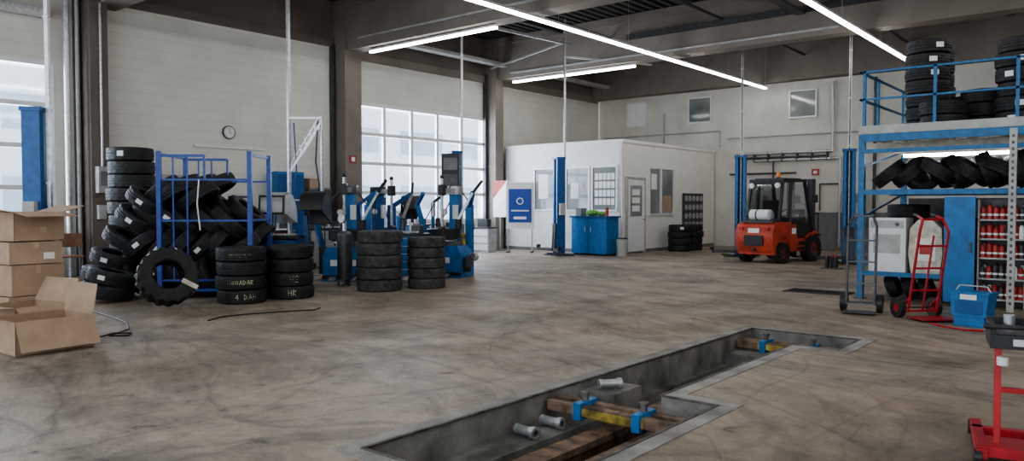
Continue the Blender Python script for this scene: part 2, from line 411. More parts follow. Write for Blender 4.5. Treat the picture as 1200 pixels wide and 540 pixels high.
# lamps
def led(p0,p1,name='led_strip_light'):
    b=B(); b.bar(p0,p1,.085,.05,m_led)
    q0=Vector(p0)+Vector((0,0,.05)); q1=Vector(p1)+Vector((0,0,.05)); b.bar(q0,q1,.11,.05,m_alu)
    L=(q1-q0).length; k=max(2,int(L/3))
    for i in range(k+1):
        q=q0.lerp(q1,(i+.02)/(k+.04))
        if p0[2]<3: b.cyl(q,(q.x,q.y,2.6),.01,m_galv,5)
        elif p0[2]<5.55: b.cyl(q,(q.x,q.y,ZC),.004,m_galv,5)
        else: b.cyl(q,(q.x,q.y,5.72),.01,m_galv,5)
    b.obj(name)
led((-10.3,-1,5.5),(-10.3,26.0,5.5)); led((-5.3,-1,5.5),(-5.3,23.9,5.5))
led((-16.3,13.6,5.62),(-11.8,13.6,5.62)); led((-16.6,20.0,5.62),(-11.9,20.0,5.62))
led((-.3,-1,5.5),(-.3,24,5.5)); led((4.5,-1,5.5),(4.5,24,5.5))

# outside
b=B(); b.bb(-80,XL-.4,-30,60,-.25,-.05,m_asph); b.obj('outdoor_yard')
b=B(); b.bb(-48,-40,-10,55,-.05,9,m_outw)
for i in range(10): b.bb(-40,-39.95,-6+i*6,-2+i*6,1.2,2.8,m_outd); b.bb(-40,-39.95,-6+i*6,-2+i*6,5,6.6,m_outd)
b.obj('neighbour_building')
b=B()
b.prism([(-2.1,.35),(-2.15,.8),(-1.4,.92),(-.8,1.4),(.7,1.42),(1.5,1.0),(2.1,.9),(2.2,.4)],-.85,.85,m_outd,'yz')
b.prism([(-1.3,.95),(-.78,1.33),(.65,1.35),(1.35,1.0)],-.86,.86,m_grey,'yz')
for y in(-1.3,1.35):
    for x in(-.87,.67): b.cyl((x,y,.32),(x+.2,y,.32),.32,m_black,20)
b.obj('parked_car',(-23.5,20.2,-.05),bevel=.04)

# ------------------------------------------------------------ office
b=B(); ox0,ox1,oy0,oy1,oh=-17.05,-12.4,20.12,26.5,3.4
b.bb(ox0,ox1,oy0,oy0+.1,0,oh,m_office); b.bb(ox1-.1,ox1,oy0,oy1,0,oh,m_office); b.bb(ox0,ox1+.03,oy0-.03,oy1,oh,oh+.1,m_office)
b.bb(XL+.46,ox0,oy0,oy0+.1,0,oh+.1,m_office)
b.bb(ox0,ox1+.01,oy0-.01,oy0,0,.1,m_grey); b.bb(ox1,ox1+.01,oy0,oy1,0,.1,m_grey)
def frame_front(x0,x1,z0,z1):
    t=.05; y=oy0
    b.bb(x0,x1,y-.02,y-.005,z0,z1,m_dglass)
    for a in((x0-t,x0,z0-t,z1+t),(x1,x1+t,z0-t,z1+t),(x0,x1,z0-t,z0),(x0,x1,z1,z1+t)): b.bb(a[0],a[1],y-.05,y-.001,a[2],a[3],m_alu)
def frame_side(y0,y1,z0,z1):
    t=.05; x=ox1
    b.bb(x+.005,x+.02,y0,y1,z0,z1,m_dglass)
    for a in[(y0-t,y0,z0-t,z1+t),(y1,y1+t,z0-t,z1+t),(y0,y1,z0-t,z0),(y0,y1,z1,z1+t)]: b.bb(x+.001,x+.05,a[0],a[1],a[2],a[3],m_alu)
frame_front(-15.75,-14.95,1.35,2.66); frame_front(-14.45,-13.62,1.35,2.66); frame_front(-13.45,-12.6,1.35,2.66)
for i in range(5):
    for j in range(4): b.bb(-13.38+i*.15,-13.26+i*.15,oy0-.026,oy0-.021,1.5+j*.26,1.70+j*.26,m_label)
b.bb(-15.6,-15.2,oy0-.026,oy0-.021,1.7,2.5,m_label); b.bb(-14.3,-14.0,oy0-.026,oy0-.021,1.7,2.2,m_label); b.bb(-13.95,-13.75,oy0-.026,oy0-.021,1.9,2.3,m_lgrey)
frame_side(21.75,22.4,1.22,2.66); frame_side(22.52,23.3,1.22,2.66)
b.bb(ox1+.021,ox1+.026,22.6,23.2,1.3,1.8,m_card); b.bb(ox1+.021,ox1+.026,21.85,22.2,2.0,2.5,m_label)
b.obj('workshop_office')
b=B(); y0,y1=20.35,21.35; x=ox1
b.bb(x+.012,x+.06,y0,y1,.05,2.3,m_white)
for a in((y0-.06,y0,0,2.36),(y1,y1+.06,0,2.36),(y0,y1,2.3,2.36)): b.bb(x+.012,x+.08,a[0],a[1],a[2],a[3],m_lgrey)
b.bb(x+.06,x+.066,y0+.15,y1-.15,1.15,2.1,m_dglass)
for i in range(3): b.bb(x+.066,x+.07,y0+.25,y1-.3,1.3+i*.25,1.48+i*.25,m_label)
b.cyl((x+.07,y1-.08,1.05),(x+.12,y1-.08,1.05),.012,m_dsteel); b.cyl((x+.12,y1-.08,1.05),(x+.12,y1-.2,1.05),.012,m_dsteel)
b.obj('door_3')
b=B(); b.bb(ox1+.012,ox1+.05,24.0,25.5,.65,1.9,m_dsteel)
for i in range(4):
    for j in range(5):
        c=(ox1+.05,24.2+j*.28,.82+i*.3); b.cyl(c,(c[0]+.02,c[1],c[2]),.10,m_galv if (i+j)%2 else m_lgrey,12,hollow=.05)
        for k in range(5):
            a=k*2*pi/5; b.bar((c[0]+.01,c[1],c[2]),(c[0]+.01,c[1]+.09*math.cos(a),c[2]+.09*math.sin(a)),.012,.012,m_lgrey)
b.obj('hubcap_display_board')
stack('tire_stack',-11.75,22.6,0,T_STD,4,.215,.37,seed=3,labels=.3); stack('tire_stack',-11.75,23.45,0,T_STD,4,.215,.37,seed=4)
b=B(); b.bb(-13.45,-12.2,18.95,19.6,.06,1.12,m_blue2); b.bb(-13.5,-12.15,18.9,19.65,1.12,1.17,m_blue); b.bb(-13.4,-12.25,19.0,19.55,0,.06,m_black)
b.bb(-12.86,-12.84,18.94,18.95,.1,1.1,m_blue)
b.cyl((-12.95,18.93,.7),(-12.95,18.93,.85),.012,m_galv);b.cyl((-12.75,18.93,.7),(-12.75,18.93,.85),.012,m_galv)
b.ball((-12.9,19.25,1.26),.16,m_green,12,sc=(1.5,1,.6)); b.ball((-12.6,19.3,1.23),.12,m_green,12,sc=(1.3,1,.6))
b.bb(-13.4,-13.2,19.1,19.4,1.17,1.4,m_grey); b.cyl((-12.35,19.2,1.17),(-12.35,19.2,1.42),.05,m_redb)
b.obj('service_counter',bevel=.006)
b=B(); b.cyl((0,0,.0),(0,0,.5),.14,m_lgrey,20,r2=.16); b.cyl((0,0,.5),(0,0,.54),.17,m_dsteel,20); b.obj('waste_bin',(-11.9,19.3,0))
b=B(); b.bb(-.44,.44,-.02,.02,.75,2.2,m_white); b.bb(-.36,.36,-.03,-.02,.95,2.0,m_poster); b.bb(-.2,.2,-.035,-.03,1.05,1.13,m_label)
b.cyl((0,-.03,1.62),(0,-.036,1.62),.11,m_label,20); b.cyl((0,-.036,1.62),(0,-.04,1.62),.08,m_poster,20); b.bb(-.28,.28,-.035,-.03,1.30,1.34,m_label)
for x in(-.38,.38): b.cyl((x,0,.05),(x,0,.8),.02,m_galv); b.bar((x,-.28,.03),(x,.28,.03),.04,.04,m_dsteel)
b.obj('poster_stand',(-15.25,18.7,0),.55)
b=B(); b.bb(-.3,.3,-.01,.01,1.1,2.3,m_label); b.add([(-.3,-.012,1.7),(.3,-.012,2.3),(-.3,-.012,2.3)],[(0,1,2)],m_redb); b.cyl((0,0,0),(0,0,1.1),.015,m_galv); b.bar((-.25,0,.015),(.25,0,.015),.3,.03,m_dsteel); b.obj('banner_stand',(-16.5,19.2,0))
b=B(); b.bb(-.35,.35,-.2,.2,0,.75,m_lgrey); b.bb(-.38,.38,-.23,.23,.75,.8,m_dsteel); b.bb(-.2,.2,-.1,.1,.8,1.05,m_black)
for i in range(3): b.bb(-.32,.32,-.21,-.2,.06+i*.23,.25+i*.23,m_white)
b.obj('drawer_cabinet',(-16.4,18.3,0))

# wall items
b=B(); b.cyl((0,0,0),(.05,0,0),.165,m_dsteel,32); b.cyl((.05,0,0),(.055,0,0),.14,m_white,32)
b.bar((.06,0,0),(.06,.0,.11),.012,.004,m_black); b.bar((.06,0,0),(.06,.07,-.03),.014,.004,m_black)
for i in range(12):
    a=i*pi/6; b.bar((.057,.11*math.cos(a),.11*math.sin(a)),(.057,.13*math.cos(a),.13*math.sin(a)),.01,.004,m_black)
b.obj('wall_clock',(XL+.002,10.1,3.28))
b=B(); b.bb(XL+.002,XL+.05,9.2,11.1,2.88,2.93,m_white); b.obj('wall_rail')
b=B(); b.bb(XL+.5,XL+.68,6.78,7.05,1.75,2.3,m_lgrey); b.bb(XL+.68,XL+.69,6.82,7.0,1.9,2.2,m_grey); b.cyl((XL+.58,6.9,2.3),(XL+.58,6.9,5.7),.025,m_galv); b.bb(XL+.5,XL+.62,6.8,6.95,1.2,1.5,m_lgrey);b.obj('electrical_box',bevel=.01)
b=B(); b.cyl((XL+.3,6.35,0),(XL+.3,6.35,6.9),.06,m_galv); b.cyl((XL+.3,6.55,0),(XL+.3,6.55,6.9),.035,m_lgrey); b.obj('wall_downpipe')
b=B(); b.bb(XL+.5,XL+.52,13.42,13.64,2.66,2.86,m_redb); b.bb(XL+.52,XL+.525,13.47,13.59,2.70,2.82,m_label); b.obj('fire_hose_sign')
b=B(); b.bb(0,.45,-.4,.4,.0,2.35,m_blue2)
for y in(-.2,.2): b.bb(.45,.47,y-.18,y+.18,.06,2.28,m_blue); 
b.cyl((.48,-.03,1.1),(.48,-.03,1.3),.012,m_galv)
b.obj('tool_locker',(XL+.03,11.55,0),bevel=.006)
b=B(); b.bb(0,.4,-.35,.35,.0,1.95,m_grey); b.bb(.4,.415,-.33,-.01,.05,1.9,m_dsteel); b.bb(.4,.415,.01,.33,.05,1.9,m_dsteel); b.cyl((.43,.04,.9),(.43,.04,1.05),.01,m_galv); b.bb(.05,.35,-.3,.0,1.95,2.2,m_card); b.obj('dark_metal_cabinet',(XL+.03,12.5,0),bevel=.006)
b=B(); b.bb(0,.03,-.7,.7,1.3,2.2,m_lgrey)
for i in range(12): b.bar((.04,-.6+i*.11,2.1),(.04,-.6+i*.11,1.75-.05*(i%3)),.025,.02,m_dsteel if i%3 else m_redb)
for i in range(8): b.cyl((.03,-.55+i*.16,1.5),(.05,-.55+i*.16,1.5),.05,m_dsteel if i%2 else m_galv,10)
b.obj('tool_board',(XL+.005,8.6,0))

# ------------------------------------------------------------ lift columns
def lift(x,y,rz,top=5.7,h=2.85,carr=.6,arms=True,pole=True):
    b=B()
    b.bb(-.42,.42,-.3,.3,0,.03,m_dsteel)
    b.bb(-.15,.15,.09,.12,.03,h,m_blue); b.bb(-.15,-.12,-.13,.09,.03,h,m_blue); b.bb(.12,.15,-.13,.09,.03,h,m_blue)
    b.bb(-.12,-.07,-.13,-.11,.03,h,m_blue2); b.bb(.07,.12,-.13,-.11,.03,h,m_blue2); b.bb(-.17,.17,-.15,.14,h,h+.06,m_blue)
    b.cyl((0,0,.03),(0,0,h),.025,m_galv); b.bb(-.11,.11,-.17,.07,carr,carr+.35,m_black)
    b.bb(.15,.26,-.08,.08,1.2,1.55,m_lgrey)
    if arms:
        for sx in(-1,1):
            b.bar((sx*.06,-.18,carr+.02-.45),(sx*.75,-.34,carr+.02-.45),.09,.08,m_dsteel); b.cyl((sx*.75,-.34,carr-.40),(sx*.75,-.34,carr-.30),.06,m_black)
            b.bar((sx*.06,-.18,carr-.47),(sx*.06,-.15,carr+.1),.06,.06,m_dsteel)
        for sx in(-1,1): b.bar((sx*.1,-.3,.05),(sx*.5,.25,.05),.12,.05,m_dsteel)
    if pole:
        b.bb(-.032,.032,.15,.20,.03,top,m_galv); b.bb(-.014,.014,.146,.15,.03,top,m_dsteel)
        z=.6
        while z<top: b.bb(-.045,.045,.14,.21,z,z+.03,m_galv); z+=1.2
    return b.obj('two_post_lift_column',(x,y,0),rz)
lift(-13.55,18.45,-.5,top=7.0)
lift(-9.1,21.2,.3,top=7.0)
lift(-5.9,20.4,.3,top=7.0)
lift(-14.1,14.6,-.5,top=7.0)
lift(-12.48,4.18,-.8,top=7.0)
b=B(); b.bb(-.035,.035,-.03,.03,0,7.0,m_galv); b.bb(-.15,.15,-.15,.15,0,.02,m_dsteel)
R_=Vector((.768,.64,0))
p=lambda a,z:(R_.x*a,R_.y*a,z)
b.bar(p(0,3.3),p(.68,3.3),.05,.05,m_galv); b.bar(p(.68,3.3),p(.68,1.2),.05,.05,m_galv); b.bar(p(.03,2.2),p(.66,3.2),.06,.05,m_galv); b.bar(p(.03,2.35),p(.60,3.28),.02,.02,m_galv)
for i in range(6): b.bar(p(.05+.1*i,2.25+.16*i),p(.05+.1*i-.03,2.42+.16*i),.02,.02,m_galv)
b.bar(p(0,1.6),p(.68,1.6),.03,.03,m_galv)
b.tube([p(.6,3.25),p(.55,2.4),p(.62,1.9),p(.5,1.5),p(.58,1.2)],.016,m_black,6); b.tube([p(.1,3.2),p(.15,2.2),p(.05,1.4)],.014,m_blue,6)
b.obj('galvanised_mast',(-13.8,9.33,0))
b=B(); b.bar((-13.9,14.8,6.3),(-13.5,18.9,6.3),.06,.08,m_galv); b.bar((-16.9,14.2,6.0),(-13.9,14.8,6.3),.05,.05,m_galv); b.bar((-16.9,19.2,6.0),(-13.5,18.6,6.3),.05,.05,m_galv); b.bar((-13.5,18.6,5.9),(-12.2,21.5,5.9),.05,.05,m_galv); b.obj('ceiling_bracing_rail')

# ------------------------------------------------------------ tires, left group
stack('tire_stack',-15.5,6.85,0,T_BIG,10,.262,.43,seed=5,labels=.5,jit=.03)
s1=stack('tire_stack',-10.8,6.42,0,T_STD,4,.215,.37,seed=6,jit=.012)
s2=stack('tire_stack',-10.72,7.25,0,T_STD,4,.215,.37,seed=8,jit=.012)
stack('tire_stack',-10.45,8.9,0,T_GREY,5,.21,.40,seed=9,jit=.035)
stack('tire_stack',-10.12,9.72,0,T_SM,5,.185,.345,seed=10,jit=.02)
def letters(text):
    G={'A':[[(0,0),(.3,1),(.6,0)],[(.15,.4),(.45,.4)]],'H':[[(0,0),(0,1)],[(0,.5),(.5,.5)],[(.5,0),(.5,1)]],'R':[[(0,0),(0,1),(.5,.8),(0,.5),(.5,0)]],'4':[[(.4,0),(.4,1),(0,.4),(.6,.4)]],
       'U':[[(0,1),(0,.1),(.5,.1),(.5,1)]],'O':[[(.1,.2),(.1,.8),(.5,.8),(.5,.2),(.1,.2)]],'N':[[(0,0),(0,1),(.5,0),(.5,1)]],'2':[[(0,.8),(.3,1),(.5,.8),(0,0),(.5,0)]],
       'K':[[(0,0),(0,1)],[(.5,1),(0,.5),(.5,0)]],'D':[[(0,0),(0,1),(.5,.6),(.5,.4),(0,0)]],'E':[[(.5,1),(0,1),(0,0),(.5,0)],[(0,.5),(.4,.5)]],' ':[],'S':[[(.5,.9),(.1,.9),(.1,.5),(.5,.5),(.5,.1),(0,.1)]]}
    out=[]
    for i,c in enumerate(text):
        for st in G[c]: out.append([((x+i*.8)-len(text)*.4,y-.5) for x,y in st])
    return out
a1=math.atan2(-6.42,10.8); a2=math.atan2(-7.25,10.72)
scribble(s1,.37,.75,a1,letters('HUNDKO'),.07); scribble(s1,.37,.33,a1,letters('UOOADAR'),.07); scribble(s1,.37,.11,a1+.2,letters('4 DAH'),.08)
scribble(s2,.37,.33,a2+.2,letters('H2'),.10); scribble(s2,.37,.11,a2+.1,letters('HR'),.09)

# heap
tv=Vector((.74,.672,0)).normalized(); fv=Vector((-tv.y,tv.x,0))
O=Vector((-13.25,5.45,0))+tv*.42
e=empty('tire_heap',O); rnd=random.Random(12); k=0
def heap_tire(a,bd,z,tilt,tw=0,me=None,lab=False):
    global k; k+=1
    Rm=Matrix.Rotation(math.atan2(tv.y,tv.x)+tw,4,'Z')@Matrix.Rotation(tilt,4,'Y')
    o=bpy.data.objects.new('tire_%d'%k,me or T_STD); COL.objects.link(o); o.parent=e
    loc=tv*a+fv*bd; o.location=(loc.x,loc.y,z); o.rotation_euler=Rm.to_euler()
    if lab:
        c=B(); curved_label(c,.374,-pi/2-tw,.11,0,.07,m_label); q=c.obj('label_%d'%k); q.parent=e; q.location=o.location; q.rotation_euler=o.rotation_euler
for L,(a0,a1_,z,t) in enumerate(((.1,2.0,.36,.95),(.2,1.95,.86,-.80),(.3,1.75,1.33,.70),(.4,1.3,1.76,-.5))):
    a=a0
    while a<=a1_:
        heap_tire(a,.0+rnd.uniform(-.12,.1)+.05*L,z+rnd.uniform(-.05,.05)-(a*.05*L),t+rnd.uniform(-.22,.22),rnd.uniform(-.35,.35),None,rnd.random()<.3)
        heap_tire(a+.1,.72+rnd.uniform(-.05,.05),z+.05,t+rnd.uniform(-.08,.08),rnd.uniform(-.1,.1))
        a+=.31
heap_tire(-.35,-.15,.15,.1,lab=True); heap_tire(-.38,-.12,.37,.15,lab=True); heap_tire(-.25,-.1,.62,.3,lab=True); heap_tire(-.1,0,.92,.5); heap_tire(.1,0,1.25,.6,lab=True); heap_tire(.25,.05,1.55,.6,lab=True)
heap_tire(-.05,-.75,.16,.12,.3); heap_tire(.0,-.72,.38,.25,.2,lab=True)
b=B(); W=1.42
for yy in(0,1.12):
    for x in(0,W): b.bar((x,yy,.12),(x,yy,2.35),.07,.07,m_cage)
    for z in(.3,1.25,1.9): b.bar((0,yy,z),(W,yy,z),.03,.03,m_cage)
    b.bar((0,yy,2.28),(W*.5,yy,2.28),.04,.04,m_cage); b.bar((W*.5,yy,2.28),(W*.5,yy,1.9),.03,.03,m_cage)
    for x in(.22,.44): b.bar((x,yy,.3),(x,yy,2.28),.022,.022,m_cage)
for x in(0,W):
    for z in(.2,1.25,2.3): b.bar((x,0,z),(x,1.12,z),.04,.04,m_cage)
    for yy in(0,1.12): b.cyl((x-.03,yy,.07),(x+.03,yy,.07),.07,m_black)
b.bb(0,W,0,1.12,.12,.16,m_cage)
b.tube([(W*.45,-.04,1.9),(W*.43,-.05,1.5),(W*.46,-.05,1.1)],.012,m_galv,6)
ang=math.atan2(tv.y,tv.x); loc=O+tv*.66-fv*.54
b.obj('tire_cage_trolley',loc,ang)
def tractor():
    b=B(); R=.42;w=.27;ri=.215;seg=72;n0=[(ri,-.38*w),(ri+.02,-.47*w),(.62*R,-.5*w),(.86*R,-.5*w),('S',-.5*w),('T',-.47*w),('T',-.2*w),('T',0),('T',.2*w),('T',.47*w),('S',.5*w),(.86*R,.5*w),(.62*R,.5*w),(ri+.02,.47*w),(ri,.38*w),(.88*R,.4*w),(.88*R,-.4*w)]
    n=len(n0); vs=[];fs=[]
    for i in range(seg):
        t=2*pi*i/seg
        for (r,z) in n0:
            tt=t
            if isinstance(r,str):
                ph=(i+ (0 if z<0 else 2))%4<2
                rr=R if ph else R-.024
                if r=='S': rr-=.015
                r=rr; tt=t+.09*(1-abs(z)/(w/2))
            vs.append((r*math.cos(tt),r*math.sin(tt),z))
    for i in range(seg):
        j=(i+1)%seg
        for q in range(n): p_=(q+1)%n; fs.append((i*n+q,j*n+q,j*n+p_,i*n+p_))
    b.add(vs,fs,m_rub)
    b.bb(.19,R+.012,-.035,.035,w/2+.004,w/2+.008,m_bag); b.bb(R+.004,R+.012,-.035,.035,-w/2,w/2+.008,m_bag)
    az=math.atan2(-5.4,10.9)
    Rm=Matrix.Rotation(az+.25,4,'Z')@Matrix.Rotation(pi/2-.38,4,'Y')@Matrix.Rotation(1.0,4,'Z')
    o=b.obj('tractor_tire',(-11.0,5.36,.455)); o.rotation_euler=Rm.to_euler()
tractor()

# ------------------------------------------------------------ workshop machines
def tire_changer(x,y,rz,acc,body=None,wheel=False):
    b=B(); bd=body or m_blue2
    b.prism([(-.45,0),(.45,0),(.45,.5),(.36,.66),(-.36,.66),(-.45,.5)],-.32,.32,bd,'xz')
    b.bb(-.46,.46,-.34,-.32,.05,.12,m_black)
    for i in range(3): b.box((-.25+.2*i,-.42,.06),(.12,.2,.03),m_galv,(.2,0,0))
    b.cyl((-.05,-.02,.66),(-.05,-.02,.74),.12,m_dsteel,20); b.cyl((-.05,-.02,.74),(-.05,-.02,.78),.26,m_galv,28)
    for i in range(4):
        a=i*pi/2+.4; b.box((-.05+.21*math.cos(a),-.02+.21*math.sin(a),.81),(.12,.06,.07),m_dsteel,(0,0,a))
    if wheel:
        b.cyl((-.05,-.02,.80),(-.05,-.02,1.0),.33,m_rub,32,hollow=.2); b.cyl((-.05,-.02,.85),(-.05,-.02,.95),.2,m_galv,24)
    b.bb(-.1,.1,.32,.52,0,1.75,bd); b.bb(-.13,.13,.30,.54,1.72,1.9,acc)
    b.bar((0,.42,1.8),(-.05,-.15,1.8),.1,.1,m_galv); b.bb(-.11,.01,-.22,-.08,1.7,1.92,m_black)
    b.cyl((-.05,-.15,1.05),(-.05,-.15,2.05),.03,m_galv); b.ball((-.05,-.15,2.08),.045,m_black); b.box((-.05,-.17,1.02),(.1,.16,.05),m_dsteel,(.3,0,0))
    b.bb(.28,.42,.30,.45,0,1.5,bd); b.bar((.35,.38,1.45),(.6,-.05,1.75),.09,.09,bd); b.bar((.6,-.05,1.75),(.3,-.1,1.2),.05,.05,m_galv); b.cyl((.3,-.1,1.2),(.3,-.1,1.0),.07,m_black)
    b.bar((-.55,.3,.6),(-.75,.1,1.5),.09,.09,bd); b.bar((-.75,.1,1.5),(-.5,-.1,1.75),.07,.07,bd); b.cyl((-.6,.25,.8),(-.72,.15,1.3),.04,m_galv); b.bb(-.62,-.45,.2,.4,.1,.65,m_dsteel)
    b.bar((.6,-.05,1.75),(.75,.1,2.0),.05,.05,m_black); b.bar((-.1,.42,1.85),(-.42,.2,1.55),.06,.06,m_dsteel); b.cyl((-.42,.2,1.55),(-.42,.2,1.25),.05,m_galv)
    b.bar((.47,.3,.45),(.66,-.25,.45),.08,.08,m_dsteel); b.box((.62,-.3,.35),(.05,.24,.22),m_dsteel); b.cyl((.47,.1,.4),(.47,.38,.4),.09,m_galv)
    b.cyl((.47,-.1,.12),(.47,-.1,.42),.10,m_black)
    b.tube([(-.3,.3,.6),(-.4,.45,1.0),(-.25,.5,1.4),(-.08,.45,1.7)],.014,m_black); b.tube([(.1,.5,1.8),(.3,.6,1.5),(.4,.5,1.0),(.3,.4,.6)],.014,m_black); b.tube([(-.05,.3,1.9),(-.3,.1,1.6),(-.45,-.1,1.2),(-.42,-.2,.7)],.012,m_black)
    b.cyl((-.2,.28,1.35),(-.2,.25,1.35),.06,m_white); b.cyl((-.2,.30,1.35),(-.2,.28,1.35),.07,m_red)
    b.bb(.0,.12,.27,.32,1.2,1.5,m_label); b.bb(-.3,.2,-.325,-.32,.3,.42,m_label); b.box((.2,-.1,.70),(.3,.2,.08),m_dsteel,(0,0,.4)); b.cyl((.3,.15,.66),(.3,.15,.9),.05,m_yel)
    return b.obj('tire_changer',(x,y,0),rz,bevel=.008)
tire_changer(-12.35,9.7,.75,m_dsteel,None,True); tire_changer(-11.35,11.5,.35,m_galv,None,True); tire_changer(-13.0,11.35,1.5,m_black,m_blue)
def balancer(x,y,rz,hood,body,acc):
    b=B()
    b.prism([(-.35,0),(.35,0),(.32,.85),(-.32,.9)],-.25,.25,body,'xz')
    b.bb(-.36,.36,-.27,.27,.88,.94,m_black); 
    for i in range(3): b.bb(-.28+.2*i,-.12+.2*i,-.2,.05,.94,.97,m_lgrey)
    b.cyl((.33,0,.75),(.55,0,.75),.03,m_galv); b.cyl((.55,0,.75),(.60,0,.75),.08,m_black)
    b.bar((-.2,.2,.9),(-.2,.22,1.35),.06,.06,m_dsteel); b.box((-.2,.18,1.5),(.48,.06,.36),m_black,(-.15,0,0)); b.box((-.2,.145,1.5),(.4,.01,.28),acc,(-.15,0,0))
    n=14; R=.52
    pts=[]
    for i in range(n+1):
        a=-.2+ (pi*.95)*i/n; pts.append((R*math.cos(a),R*math.sin(a)))
    poly=pts+[(q[0]*.93,q[1]*.93) for q in pts[::-1]]
    X=Matrix.Translation((.42,.05,.95+.28))
    b.prism(poly,-.0,.42,hood,'yz',X); b.prism(pts,.40,.42,hood,'yz',X)
    b.bar((.35,.25,.6),(.4,.35,1.3),.05,.05,m_dsteel); b.bar((.4,.3,.3),(.4,.3,1.3),.07,.07,body)
    return b.obj('wheel_balancer',(x,y,0),rz,bevel=.008)
balancer(-12.35,8.15,.75,m_black,m_blue,m_dglass); balancer(-13.75,8.3,.65,m_lgrey,m_redb,m_dglass); balancer(-14.6,12.6,.9,m_black,m_grey,m_dglass)
def tool_cart(x,y,rz,mat):
    b=B(); b.bb(-.35,.35,-.23,.23,.12,.9,mat); b.bb(-.38,.38,-.26,.26,.9,.94,m_black)
    for i in range(5): b.bb(-.32,.32,-.245,-.23,.15+i*.15,.27+i*.15,mat); b.bb(-.25,.25,-.26,-.245,.24+i*.15,.255+i*.15,m_galv)
    for sx in(-.28,.28):
        for sy in(-.17,.17): b.cyl((sx-.02,sy,.06),(sx+.02,sy,.06),.06,m_black)
    b.cyl((-.1,0,.94),(-.1,0,1.2),.05,m_dsteel); b.cyl((.05,.05,.94),(.05,.05,1.15),.04,m_white); b.bb(.12,.3,-.1,.1,.94,1.1,m_dsteel); b.cyl((-.25,.1,.94),(-.25,.1,1.28),.04,m_blue2); b.bar((-.1,-.1,.97),(.3,-.15,.97),.04,.04,m_galv)
    b.bar((-.45,-.2,.8),(-.45,.2,.8),.03,.03,m_galv)
    b.obj('tool_cart',(x,y,0),rz,bevel=.006)
tool_cart(-14.75,9.6,.7,m_red); tool_cart(-15.2,11.3,.9,m_lgrey); tool_cart(-16.4,15.3,1.4,m_blue2); tool_cart(-11.25,10.3,.4,m_blue2); tool_cart(-12.6,12.6,.5,m_dsteel)
b=B(); b.bb(-.3,.3,-.25,.25,.1,1.0,m_black); b.bb(-.05,.05,.1,.2,1.0,2.0,m_dsteel); b.bb(-.22,.22,-.05,.12,1.85,2.75,m_black); b.bb(-.17,.17,-.055,-.05,2.35,2.65,m_grey); b.bb(-.17,.17,-.055,-.05,1.95,2.25,m_dsteel)
for sx in(-.25,.25):
    for sy in(-.2,.2): b.cyl((sx-.02,sy,.05),(sx+.02,sy,.05),.05,m_dsteel)
b.bb(-.28,.28,-.26,-.25,.5,.9,m_redb); b.bb(-.33,.33,-.35,.1,1.0,1.04,m_dsteel)
b.obj('alignment_console',(-13.2,13.5,0),.6,bevel=.01)
b=B(); b.cyl((0,0,.12),(0,0,.95),.14,m_dsteel,22); b.ball((0,0,.95),.14,m_dsteel,22,sc=(1,1,.5)); b.bar((0,0,1.0),(0,0,1.25),.05,.05,m_galv); b.cyl((0,-.05,1.25),(0,-.09,1.25),.08,m_white,20); b.cyl((0,-.03,1.25),(0,-.05,1.25),.09,m_dsteel,20)
for i in range(3): a=i*2.1; b.bar((.12*math.cos(a),.12*math.sin(a),.0),(.11*math.cos(a),.11*math.sin(a),.2),.04,.04,m_dsteel)
b.tube([(0,.15,.9),(.15,.2,.6),(.2,.1,.2),(.1,-.15,.02)],.014,m_black); b.obj('air_tank',(-11.5,8.95,0))
b=B(); b.bb(-17.4,-16.8,8.0,10.9,.86,.92,m_brown)
for y in(8.1,9.4,10.8):
    for x in(-17.35,-16.85): b.bb(x-.03,x+.03,y-.03,y+.03,0,.86,m_dsteel)
b.bb(-17.3,-17.0,8.3,8.7,.92,1.2,m_red); b.bb(-17.3,-16.95,9.2,9.7,.92,1.15,m_blue2); b.cyl((-17.1,10.2,.92),(-17.1,10.2,1.25),.12,m_lgrey); b.bb(-17.35,-16.9,8.0,10.9,.3,.34,m_brown); b.bb(-17.3,-17.0,10.4,10.8,.92,1.3,m_card); b.bb(-17.2,-17.0,8.8,9.0,.92,1.25,m_black)
b.obj('workbench')
b=B(); b.box((0,0,.46),(.42,.42,.03),m_brown); b.box((0,.2,.78),(.42,.025,.28),m_brown,(-.15,0,0))
for sx in(-.18,.18):
    b.tube([(sx,-.2,0),(sx,-.17,.45),(sx,.16,.45),(sx,.21,.88)],.013,m_dsteel); b.tube([(sx,.24,0),(sx,.1,.45)],.013,m_dsteel)
b.obj('stacking_chair',(-16.75,6.2,0),1.3)
b=B(); b.bb(-.25,.25,-.18,.18,0,.62,m_blue2); b.bb(-.27,.27,-.2,.2,.62,.66,m_dsteel); b.bb(-.2,.2,-.185,-.18,.1,.55,m_blue); b.obj('metal_chest',(-17.0,5.3,0),.0)
def curve_tube(name,pts,r,mat):
    b=B(); b.tube(pts,r,mat,6); return b.obj(name)
pts=[]
for i in range(300):
    t=i/299; a=t*2*pi*20; c=Vector((-15.2,5.25,.07)).lerp(Vector((-13.75,5.0,.07)),t)+Vector((0,math.sin(t*5)*.2,0))
    pts.append((c.x,c.y+.06*math.cos(a),c.z+.06*math.sin(a)))
curve_tube('coiled_air_hose',pts,.013,m_black)
curve_tube('air_hose',[(-9.3,5.05,.012),(-9.5,5.35,.012),(-9.45,5.7,.012),(-9.35,6.0,.012),(-9.25,6.3,.012),(-9.1,6.55,.012),(-9.25,6.75,.012)],.009,m_black)
curve_tube('power_cable',[(-9.1,3.65,.01),(-9.25,3.85,.01),(-9.1,4.0,.01),(-8.95,3.9,.01),(-9.1,3.75,.01),(-9.4,4.1,.01),(-9.9,4.3,.01),(-10.5,4.4,.01),(-11.6,4.5,.01)],.008,m_black)

